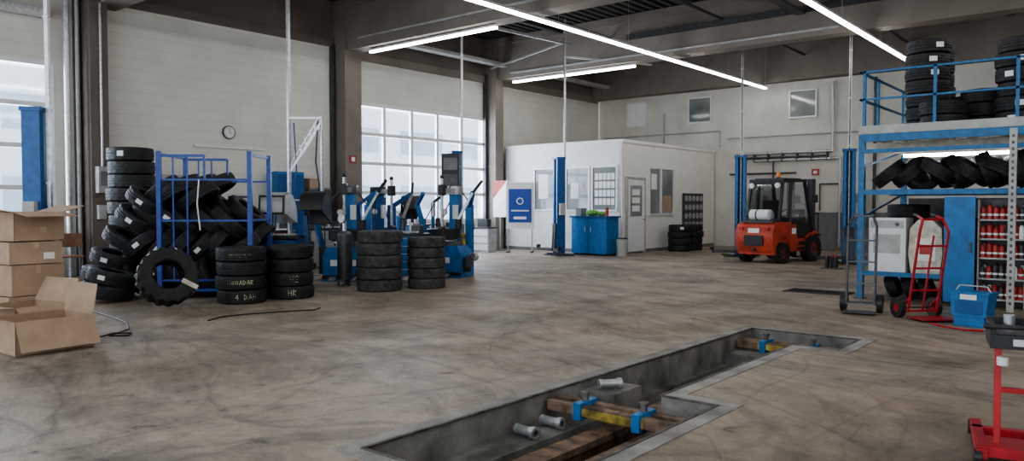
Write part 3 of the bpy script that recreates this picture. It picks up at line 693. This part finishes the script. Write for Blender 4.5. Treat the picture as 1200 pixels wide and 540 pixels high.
# ------------------------------------------------------------ cardboard boxes
def carton(x,y,z,sx,sy,sz,rz,flaps=(1.9,1.9,1.9,1.9),closed=False):
    b=B(); t=.008
    if closed:
        b.bb(-sx/2,sx/2,-sy/2,sy/2,0,sz,m_card); b.bb(-.03,.03,-sy/2-.001,sy/2+.001,sz,sz+.001,m_tape); b.bb(-.03,.03,-sy/2-.002,-sy/2,sz*.7,sz,m_tape)
        b.bb(sx/2,sx/2+.001,-.03,.03,sz*.7,sz,m_tape); b.bb(sx/2,sx/2+.001,.08,.2,sz*.2,sz*.5,m_label)
    else:
        b.bb(-sx/2,sx/2,-sy/2,sy/2,0,t,m_cardd)
        b.bb(-sx/2,-sx/2+t,-sy/2,sy/2,0,sz,m_card); b.bb(sx/2-t,sx/2,-sy/2,sy/2,0,sz,m_card)
        b.bb(-sx/2,sx/2,-sy/2,-sy/2+t,0,sz,m_card); b.bb(-sx/2,sx/2,sy/2-t,sy/2,0,sz,m_card)
        fl=min(sx,sy)/2
        for (ax,ay,w,f) in((1,0,sy,flaps[0]),(-1,0,sy,flaps[1]),(0,1,sx,flaps[2]),(0,-1,sx,flaps[3])):
            px,py=ax*sx/2,ay*sy/2
            ez=math.cos(f); eo=math.sin(f); tx,ty=-ay,ax
            p=[Vector((px+tx*w/2,py+ty*w/2,sz)),Vector((px-tx*w/2,py-ty*w/2,sz))]
            q=[v+Vector((ax*eo,ay*eo,ez))*fl for v in p]
            nrm=Vector((ax*ez,ay*ez,-eo))*t
            vs=[p[0],p[1],q[1],q[0]]; vs=vs+[v-nrm for v in vs]
            b.add(vs,[(0,1,2,3),(7,6,5,4),(0,4,5,1),(1,5,6,2),(2,6,7,3),(3,7,4,0)],m_card)
        b.bb(sx/2,sx/2+.001,.0,.08,sz*.3,sz*.5,m_tape)
    return b.obj('cardboard_box',(x,y,z),rz)
carton(-8.92,3.0,0,.64,.76,.34,.08,flaps=(2.7,1.9,.15,1.2))
carton(-9.75,3.12,0,.6,.6,.38,.25,flaps=(2.2,1.7,.5,1.5))
carton(-10.5,3.36,0,.6,.62,.42,.1,closed=True)
carton(-10.5,3.36,.43,.58,.62,.36,.2,closed=True)
carton(-10.48,3.38,.80,.55,.58,.26,.05,closed=True)
carton(-10.5,3.38,1.07,.56,.60,.34,.22,flaps=(1.75,1.9,1.3,1.4))

# ------------------------------------------------------------ forklift
def forklift():
    b=B(); O_=m_orange
    b.prism([(-1.02,.22),(-1.14,.42),(-1.16,.78),(-1.08,.98),(-.9,1.06),(-.35,1.06),(-.35,.30),(-.42,.62),(-.60,.70),(-.88,.66),(-.98,.45)],-.55,.55,O_)
    b.bb(-.50,.50,-1.05,-.3,.22,.9,O_)
    b.bb(-.48,.48,-.5,.78,.28,.60,m_dsteel); 
    for sx in(-1,1):
        b.prism([(-.36,.30),(.42,.30),(.44,.5),(.3,.62),(-.05,.64),(-.12,1.0),(-.36,1.0)],sx*.42,sx*.56,O_)
        b.prism([(.42,.60),(.85,.74),(.95,.70),(.95,.76),(.82,.82),(.40,.68)],sx*.40,sx*.57,O_)
        b.bb(min(sx*.48,sx*.60),max(sx*.48,sx*.60),-.05,.35,.34,.40,m_black)
    b.bb(-.45,.45,.55,.80,.5,1.1,O_); b.bb(-.4,.4,.5,.62,1.08,1.18,m_black)
    b.bb(-.42,.42,-.38,.0,.95,1.02,m_black)
    b.box((0,-.12,1.08),(.46,.46,.12),m_black); b.box((0,-.36,1.36),(.44,.12,.52),m_black,(.12,0,0))
    b.cyl((0,.52,1.12),(0,.36,1.30),.02,m_black); b.cyl((0,.37,1.28),(0,.35,1.31),.17,m_black,24,hollow=.145)
    b.bb(-.44,.44,-1.0,-.4,1.04,1.10,m_dsteel)
    b.bb(-.28,.28,-1.175,-1.15,.45,.72,m_black)
    for i in range(5): b.bb(-.26,.26,-1.185,-1.17,.47+i*.05,.485+i*.05,m_dsteel)
    b.bb(-.16,.16,-1.165,-1.14,.78,.90,m_label)
    b.cyl((0,-1.2,.36),(0,-1.1,.36),.04,m_dsteel)
    P=[((.50,.78,.75),(.47,.42,2.12)),((.48,-.78,1.04),(.46,-.58,2.12)),((.50,-.30,1.0),(.47,-.22,2.12))]
    for sx in(-1,1):
        for a,c in P: b.bar((sx*a[0],a[1],a[2]),(sx*c[0],c[1],c[2]),.07,.07,m_black)
        b.bar((sx*.50,.72,.95),(sx*.48,-.8,1.2),.04,.06,m_black)
        b.add([(sx*.505,.70,1.0),(sx*.49,-.76,1.2),(sx*.47,-.6,2.06),(sx*.475,.44,2.06)],[(0,1,2,3)],m_cabg)
        b.add([(sx*.507,.72,.64),(sx*.507,-.12,.66),(sx*.507,-.12,1.1),(sx*.507,.70,.98)],[(0,1,2,3)],m_black)
        b.bar((sx*.5,.45,1.5),(sx*.74,.5,1.62),.02,.02,m_black); b.box((sx*.74,.5,1.66),(.12,.04,.2),m_black)
    b.add([(-.45,-.80,1.12),(.45,-.80,1.12),(.43,-.60,2.06),(-.43,-.60,2.06)],[(0,1,2,3)],m_cabg)
    b.bar((-.48,-.79,1.1),(.48,-.79,1.1),.05,.07,m_black); b.bar((-.46,-.59,2.08),(.46,-.59,2.08),.06,.09,m_black)
    b.bb(-.50,.50,-.62,.46,2.10,2.17,m_black)
    for i in range(6): b.bb(-.42,.42,-.5+i*.16,-.46+i*.16,2.17,2.20,m_dsteel)
    b.cyl((.25,-.45,2.17),(.25,-.45,2.22),.06,m_black); b.cyl((.25,-.45,2.22),(.25,-.45,2.34),.05,m_amber)
    for sx in(-.38,.38): b.cyl((sx,-.66,2.0),(sx,-.72,2.0),.07,m_white); b.bb(sx-.06,sx+.06,-.66,-.62,1.93,2.07,m_black); b.bb(sx-.05,sx+.05,-1.165,-1.12,.84,.93,m_redb)
    b.cyl((-.3,-.8,1.24),(.25,-.8,1.24),.14,m_white,18); b.cyl((-.12,-.8,1.24),(-.08,-.8,1.24),.145,m_dsteel,18)
    for sx in(-1,1):
        for (y,r,w) in((-.70,.27,.18),(.66,.35,.22)):
            x0=sx*.42; x1=sx*(.42+w)
            b.cyl((x0,y,r),(x1,y,r),r,m_rub,32,hollow=r*.52); b.cyl((x0,y,r),(sx*(.42+w-.03),y,r),r*.53,O_,24); b.cyl((x0,y,r),(x1,y,r),r*.2,m_dsteel,14)
            for q in range(24):
                a=q*pi/12
                if math.sin(a)>-.9: b.box((sx*(.42+w/2),y+math.cos(a)*r,r+math.sin(a)*r),(w*.96,.035,.02),m_rub,(a+pi/2,0,0))
            for q in range(6):
                a=q*pi/3; b.cyl((sx*(.42+w-.035),y+math.cos(a)*r*.35,r+math.sin(a)*r*.35),(sx*(.42+w-.01),y+math.cos(a)*r*.35,r+math.sin(a)*r*.35),.02,m_dsteel,8)
    for sx in(-1,1):
        b.bb(sx*.34-.05,sx*.34+.05,.98,1.12,.08,2.2,m_dsteel); b.bb(sx*.25-.035,sx*.25+.035,1.0,1.1,.08,2.15,m_black)
        b.cyl((sx*.2,.99,.2),(sx*.2,.99,1.9),.035,m_galv)
        b.bb(sx*.28-.06,sx*.28+.06,1.2,1.24,.04,.9,m_dsteel); b.bb(sx*.28-.06,sx*.28+.06,1.2,2.25,.04,.08,m_dsteel)
        b.bar((sx*.3,.99,1.2),(sx*.3,.78,.9),.06,.06,m_black)
    for z in(.3,1.3,2.12): b.bb(-.38,.38,1.0,1.08,z,z+.08,m_dsteel)
    b.bb(-.5,.5,1.13,1.2,.25,.33,m_dsteel); b.bb(-.5,.5,1.13,1.2,.65,.73,m_dsteel)
    for i in range(6): b.bb(-.45+i*.18-.012,-.45+i*.18+.012,1.14,1.18,.73,1.25,m_dsteel)
    b.bb(-.47,.47,1.14,1.18,1.25,1.29,m_dsteel)
    b.bb(.561,.563,-.3,-.1,.75,.9,m_label); b.bb(.562,.565,.0,.3,.45,.55,m_black)
    b.obj('forklift',(-7.62,20.25,0),-.20,bevel=.012)
forklift()
b=B()
for i in range(3): b.cyl((.1*i-.1,.1*(i%2),0),(.1*i-.1,.1*(i%2),.28),.05,m_black,14); b.cyl((.1*i-.1,.1*(i%2),.28),(.1*i-.1,.1*(i%2),.34),.02,m_redb,10)
b.bb(-.22,.22,-.12,.2,-.0,.02,m_dsteel); b.obj('oil_bottle_tray',(-5.75,18.6,0))

# ------------------------------------------------------------ storage mezzanine
b=B(); x0,x1,y0,y1=-3.62,2.5,13.0,15.8; zp=2.62
px=[-3.58,-1.30,.6,2.46]
for x in px:
    for y in(y0+.05,y1-.05):
        b.bb(x-.045,x+.045,y-.045,y+.045,0,zp,m_rackb); b.bb(x-.08,x+.08,y-.08,y+.08,0,.012,m_dsteel)
    for z in(.5,1.3,2.1): b.bar((x,y0+.05,z),(x,y1-.05,z+.4),.03,.03,m_rackb)
x=-1.50; yy=y0-.30
b.bb(x-.045,x+.045,yy-.03,yy+.03,0,zp-.05,m_lgrey)
z=.1
while z<2.5: b.bb(x-.015,x+.015,yy-.035,yy-.03,z,z+.04,m_dsteel); z+=.09
for z in(.4,1.2,2.0): b.bar((x,yy,z),(x,y0,z+.2),.03,.03,m_lgrey)
for y in(y0,y1-.06): b.bb(x0,x1,y,y+.06,zp-.12,zp,m_rackb)
b.bb(x0,x1,y0-.01,y0+.02,zp,zp+.13,m_lgrey); b.bb(x0,x1,y0,y1,zp,zp+.04,m_lgrey)
xx=x0+.2
while xx<x1: b.bb(xx-.03,xx+.03,y0+.06,y1-.06,zp-.1,zp-.005,m_cream); xx+=.42
b.bb(x0,x1,y0,y0+.05,zp-.30,zp-.24,m_rackb)
for yq in(13.6,14.2,14.8,15.4): b.bb(x0+.05,x1,yq-.03,yq+.03,zp-.22,zp-.11,m_bag)
for x in(-3.55,-2.55,-1.5,-.5,.6): b.bb(x-.022,x+.022,y0+.0,y0+.045,zp,zp+1.0,m_rackb)
for z in(.55,.98): b.bb(x0,x1,y0,y0+.04,zp+z-.015,zp+z+.015,m_rackb); b.bb(x0,x0+.04,y0,y1,zp+z-.015,zp+z+.015,m_rackb)
for y in(14,15.7): b.bb(x0,x0+.04,y-.02,y+.02,zp,zp+1.0,m_rackb)
for y in(y0,y1-.9): b.bb(x0,x1,y,y+.05,1.66,1.74,m_rackb)
b.bb(x0,x1,y0+.05,y1-.4,1.68,1.71,m_brown)
b.bb(x0,-2.4,y0,y0+.05,.38,.45,m_rackb); b.bb(x0+.05,-2.42,y0+.05,y1-.5,.40,.43,m_brown)
b.bb(-3.5,2.4,y1-.03,y1,.1,1.62,m_dsteel)
b.obj('storage_mezzanine')
led((-3.3,14.5,2.34),(-1.5,14.5,2.34),'bay_light')
b=B(); b.bb(-2.38,-1.98,12.93,12.97,.06,1.62,m_blue2); b.bb(-2.36,-2.34,12.97,13.0,.06,1.62,m_blue); b.bb(-2.05,-2.02,12.90,12.93,.8,.95,m_dsteel); b.obj('locker_door_panel')
b=B()
for z in(.12,.42,.72,1.0,1.28): b.bb(-1.95,-1.38,13.02,13.4,z-.012,z+.012,m_lgrey)
b.bb(-1.96,-1.94,13.02,13.4,0,1.58,m_lgrey); b.bb(-1.38,-1.36,13.02,13.4,0,1.58,m_lgrey); b.bb(-1.96,-1.36,13.38,13.4,0,1.58,m_dsteel)
rr=random.Random(4)
for z in(.12,.42,.72,1.0,1.28):
    for i in range(7):
        for j in range(2):
            mt=rr.choice([m_redb,m_redb,m_redb,m_label,m_dsteel]); x=-1.90+i*.08; y=13.09+j*.12; z0=z+.012; h=rr.uniform(.13,.19)
            b.cyl((x,y,z0),(x,y,z0+h),.036,mt,12); b.cyl((x,y,z0+h),(x,y,z0+h+.03),.036,mt,12,r2=.015); b.cyl((x,y,z0+h+.03),(x,y,z0+h+.045),.016,m_black,10)
            b.cyl((x,y,z0+.05),(x,y,z0+.08),.0368,m_label,12)
b.obj('bottle_shelf')
b=B(); b.bb(-.27,.27,-.25,.25,0,.86,m_white); b.bb(-.24,.24,-.26,-.25,.08,.66,m_white); b.bb(-.2,.2,-.262,-.26,.3,.6,m_lgrey); b.bb(-.24,.24,-.262,-.25,.70,.82,m_lgrey); b.cyl((.15,-.27,.76),(.15,-.26,.76),.03,m_dsteel)
b.obj('white_appliance',(-3.22,13.4,.435),0,bevel=.015)
b=B(); b.prism([(-.2,0),(.2,0),(.24,.3),(.22,.7),(.1,.82),(-.1,.84),(-.22,.7),(-.24,.3)],-.16,.16,m_bag,'xz'); b.bb(-.14,.14,-.165,-.16,.2,.55,m_label); b.bb(-.08,.08,-.168,-.165,.3,.45,m_redb); b.obj('powder_sack',(-2.68,13.35,.435),0,bevel=.04)
stack('tire_stack',-3.15,14.3,.435,T_RACK,5,.215,.33,seed=20)
e=empty('tire_row',(-3.25,13.4,0))
for i in range(3): put(T_RACK,e,(.05+.25*i,.1,.19),(0,1.2,0),'tire_%d'%(i+1)).scale=(.55,.55,.8)
stack('tire_stack',-2.35,14.4,0,T_RACK,6,.215,.33,seed=31); stack('tire_stack',-1.6,14.3,0,T_RACK,6,.215,.33,seed=32)
rr=random.Random(3)
e=empty('tire_row',(-3.25,13.45,1.71))
for i in range(11):
    o=put(T_RACK,e,(i*.22+rr.uniform(-.05,.05),rr.uniform(-.05,.15),.30+rr.uniform(-.03,.03)),(rr.uniform(-.25,.25),rr.choice([.4,.6,.9,1.15,1.3,-.7])+rr.uniform(-.15,.15),rr.uniform(-.9,.9)),'tire_%d'%(i+1))
    o.scale=(.85,.85,.95)
e=empty('tire_row',(-3.2,14.6,1.71))
for i in range(11):
    put(T_RACK,e,(i*.25,rr.uniform(-.05,.12),.33),(0,1.2+rr.uniform(-.3,.3),rr.uniform(-.5,.5)),'tire_%d'%(i+1)).scale=(.78,.78,.9)
zt=zp+.04
stack('tire_stack',-2.87,14.1,zt,T_RACK,7,.215,.33,seed=41,labels=.5)
stack('tire_stack',-2.95,14.95,zt,T_RACK,7,.215,.33,seed=45,labels=.4)
stack('tire_stack',-2.4,14.9,zt,T_RACK,3,.215,.33,seed=42,labels=.3)
stack('tire_stack',-2.05,14.1,zt,T_RACK,3,.215,.33,seed=43,labels=.4)
stack('tire_stack',-1.52,13.6,zt,T_RACK,6,.215,.33,seed=44,labels=.9)
stack('tire_stack',-1.6,14.8,zt,T_RACK,6,.215,.33,seed=48,labels=.5)
e=empty('tire_row',(-2.5,13.42,zt)); put(T_RACK,e,(0,0,.11)); put(T_RACK,e,(-.02,.0,.325))

def hand_truck(x,y,rz,lean,mat,h,w,plate=.25):
    b=B(); X=Matrix.Translation((0,0,.13))@Matrix.Rotation(-lean,4,'X')@Matrix.Translation((0,0,-.13))
    for sx in(-1,1):
        b.tube([(sx*w/2,-.08,.1),(sx*w/2,-.08,h-.15),(sx*w*.35,-.02,h),(sx*w*.3,.14,h+.02)],.018,mat,10,X)
        b.cyl((sx*w*.3,.1,h+.02),(sx*w*.3,.2,h+.02),.02,m_black,10,X=X)
        b.cyl((sx*(w/2+.02),.06,.13),(sx*(w/2+.09),.06,.13),.13,m_black,24,hollow=.06); b.cyl((sx*(w/2+.03),.06,.13),(sx*(w/2+.08),.06,.13),.065,mat,16)
        b.bar((sx*w/2,-.08,.3),(sx*w/2,.06,.13),.03,.02,mat,X)
    b.cyl((-w/2-.05,.06,.13),(w/2+.05,.06,.13),.012,m_dsteel)
    for z in(.12,.4,.7,1.0): 
        if z<h-.1: b.bar((-w/2,-.08,z),(w/2,-.08,z),.03,.02,mat,X)
    b.bar((0,-.08,.12),(0,-.08,h-.2),.025,.015,mat,X)
    b.bar((-w*.35,-.02,h),(w*.35,-.02,h),.025,.025,mat,X)
    b.box((0,-.08-plate/2,.03),(w+.06,plate,.012),mat)
    return b.obj('hand_truck',(x,y,0),rz)
hand_truck(-3.1,11.35,.15,.12,m_dsteel,1.35,.36)
hand_truck(-2.36,11.3,.8,-.20,m_red,1.34,.40,.38)
b=B(); b.prism([(-.25,.16),(.25,.16),(.28,.5),(-.28,.5)],-.18,.18,m_blue2,'xz'); b.bb(-.3,.3,-.2,.2,.5,.54,m_blue2); b.bb(-.2,.2,-.19,-.17,.2,.4,m_blue)
b.bb(-.22,.22,-.16,.16,0,.16,m_blue2); b.tube([(-.28,0,.5),(-.2,0,.62),(.2,0,.62),(.28,0,.5)],.012,m_galv)
b.bb(-.12,.12,-.205,-.19,.42,.5,m_label)
o=b.obj('plastic_parts_bin',(-1.68,10.95,0),-.2,bevel=.01); o.scale=(.78,.78,.8)
curve_tube('red_strap',[(-2.1,10.75,.012),(-1.95,10.6,.012),(-1.7,10.45,.012),(-1.5,10.5,.012)],.012,m_red)

b=B()
b.bar((-.24,-.22,.07),(-.24,.5,.07),.06,.06,m_red); b.bar((.24,-.22,.07),(.24,.5,.07),.06,.06,m_red); b.bb(-.26,.26,-.2,.06,.05,.11,m_red)
b.bb(-.27,.27,.28,.34,.05,.10,m_red)
for sx in(-.26,.26):
    for y in(-.2,.5): b.cyl((sx-.02,y,.045),(sx+.02,y,.045),.045,m_black)
b.bar((-.16,-.08,.1),(-.16,-.04,.70),.035,.035,m_red); b.bar((.16,-.08,.1),(.16,-.04,.70),.035,.035,m_red); b.bar((-.16,-.06,.42),(.16,-.06,.42),.03,.03,m_red)
b.bb(-.21,.21,-.2,.16,.68,.76,m_black); b.bb(-.19,.19,-.18,.14,.76,.775,m_dsteel)
b.bb(-.21,-.18,-.2,.16,.76,.81,m_black); b.bb(.18,.21,-.2,.16,.76,.81,m_black); b.bb(-.21,.21,.13,.16,.76,.82,m_black)
b.bb(-.10,.10,-.205,-.2,.70,.74,m_galv)
b.tube([(-.2,-.2,.80),(-.24,-.3,.82),(.24,-.3,.82),(.2,-.2,.80)],.014,m_black)
b.box((.05,-.02,.81),(.16,.12,.06),m_dsteel); b.cyl((-.1,.05,.775),(-.1,.05,.85),.03,m_galv); b.cyl((-.14,-.1,.62),(-.14,-.1,.57),.03,m_white)
b.obj('service_trolley',(-.53,5.35,0),.2,bevel=.005)

# ------------------------------------------------------------ world, lights, camera
w=bpy.data.worlds.new('world'); scene.world=w; w.use_nodes=True
bg=w.node_tree.nodes['Background']; bg.inputs[0].default_value=(.84,.93,1,1); bg.inputs[1].default_value=2.1
def area(name,loc,rot,sx,sy,e,col):
    L=bpy.data.lights.new(name,'AREA'); L.shape='RECTANGLE'; L.size=sx; L.size_y=sy; L.energy=e; L.color=col
    o=bpy.data.objects.new(name,L); COL.objects.link(o); o.location=loc; o.rotation_euler=rot
area('daylight_gate_light',(XL-.3,16.7,2.8),(0,-pi/2,0),3.4,5.4,500,(.84,.92,1))
area('daylight_gate_light',(XL-.3,3.5,2.8),(0,-pi/2,0),3.4,5.2,500,(.84,.92,1))
cam=bpy.data.cameras.new('camera'); co=bpy.data.objects.new('camera',cam); COL.objects.link(co)
cam.sensor_width=36; cam.lens=27; cam.clip_end=300; cam.clip_start=.05
co.location=(0,0,1.5); co.rotation_euler=(math.radians(90-1.91),0,math.radians(39.8))
scene.camera=co
scene.view_settings.view_transform='AgX'
try: scene.view_settings.look='AgX - Medium High Contrast'
except Exception: pass
scene.view_settings.exposure=.3
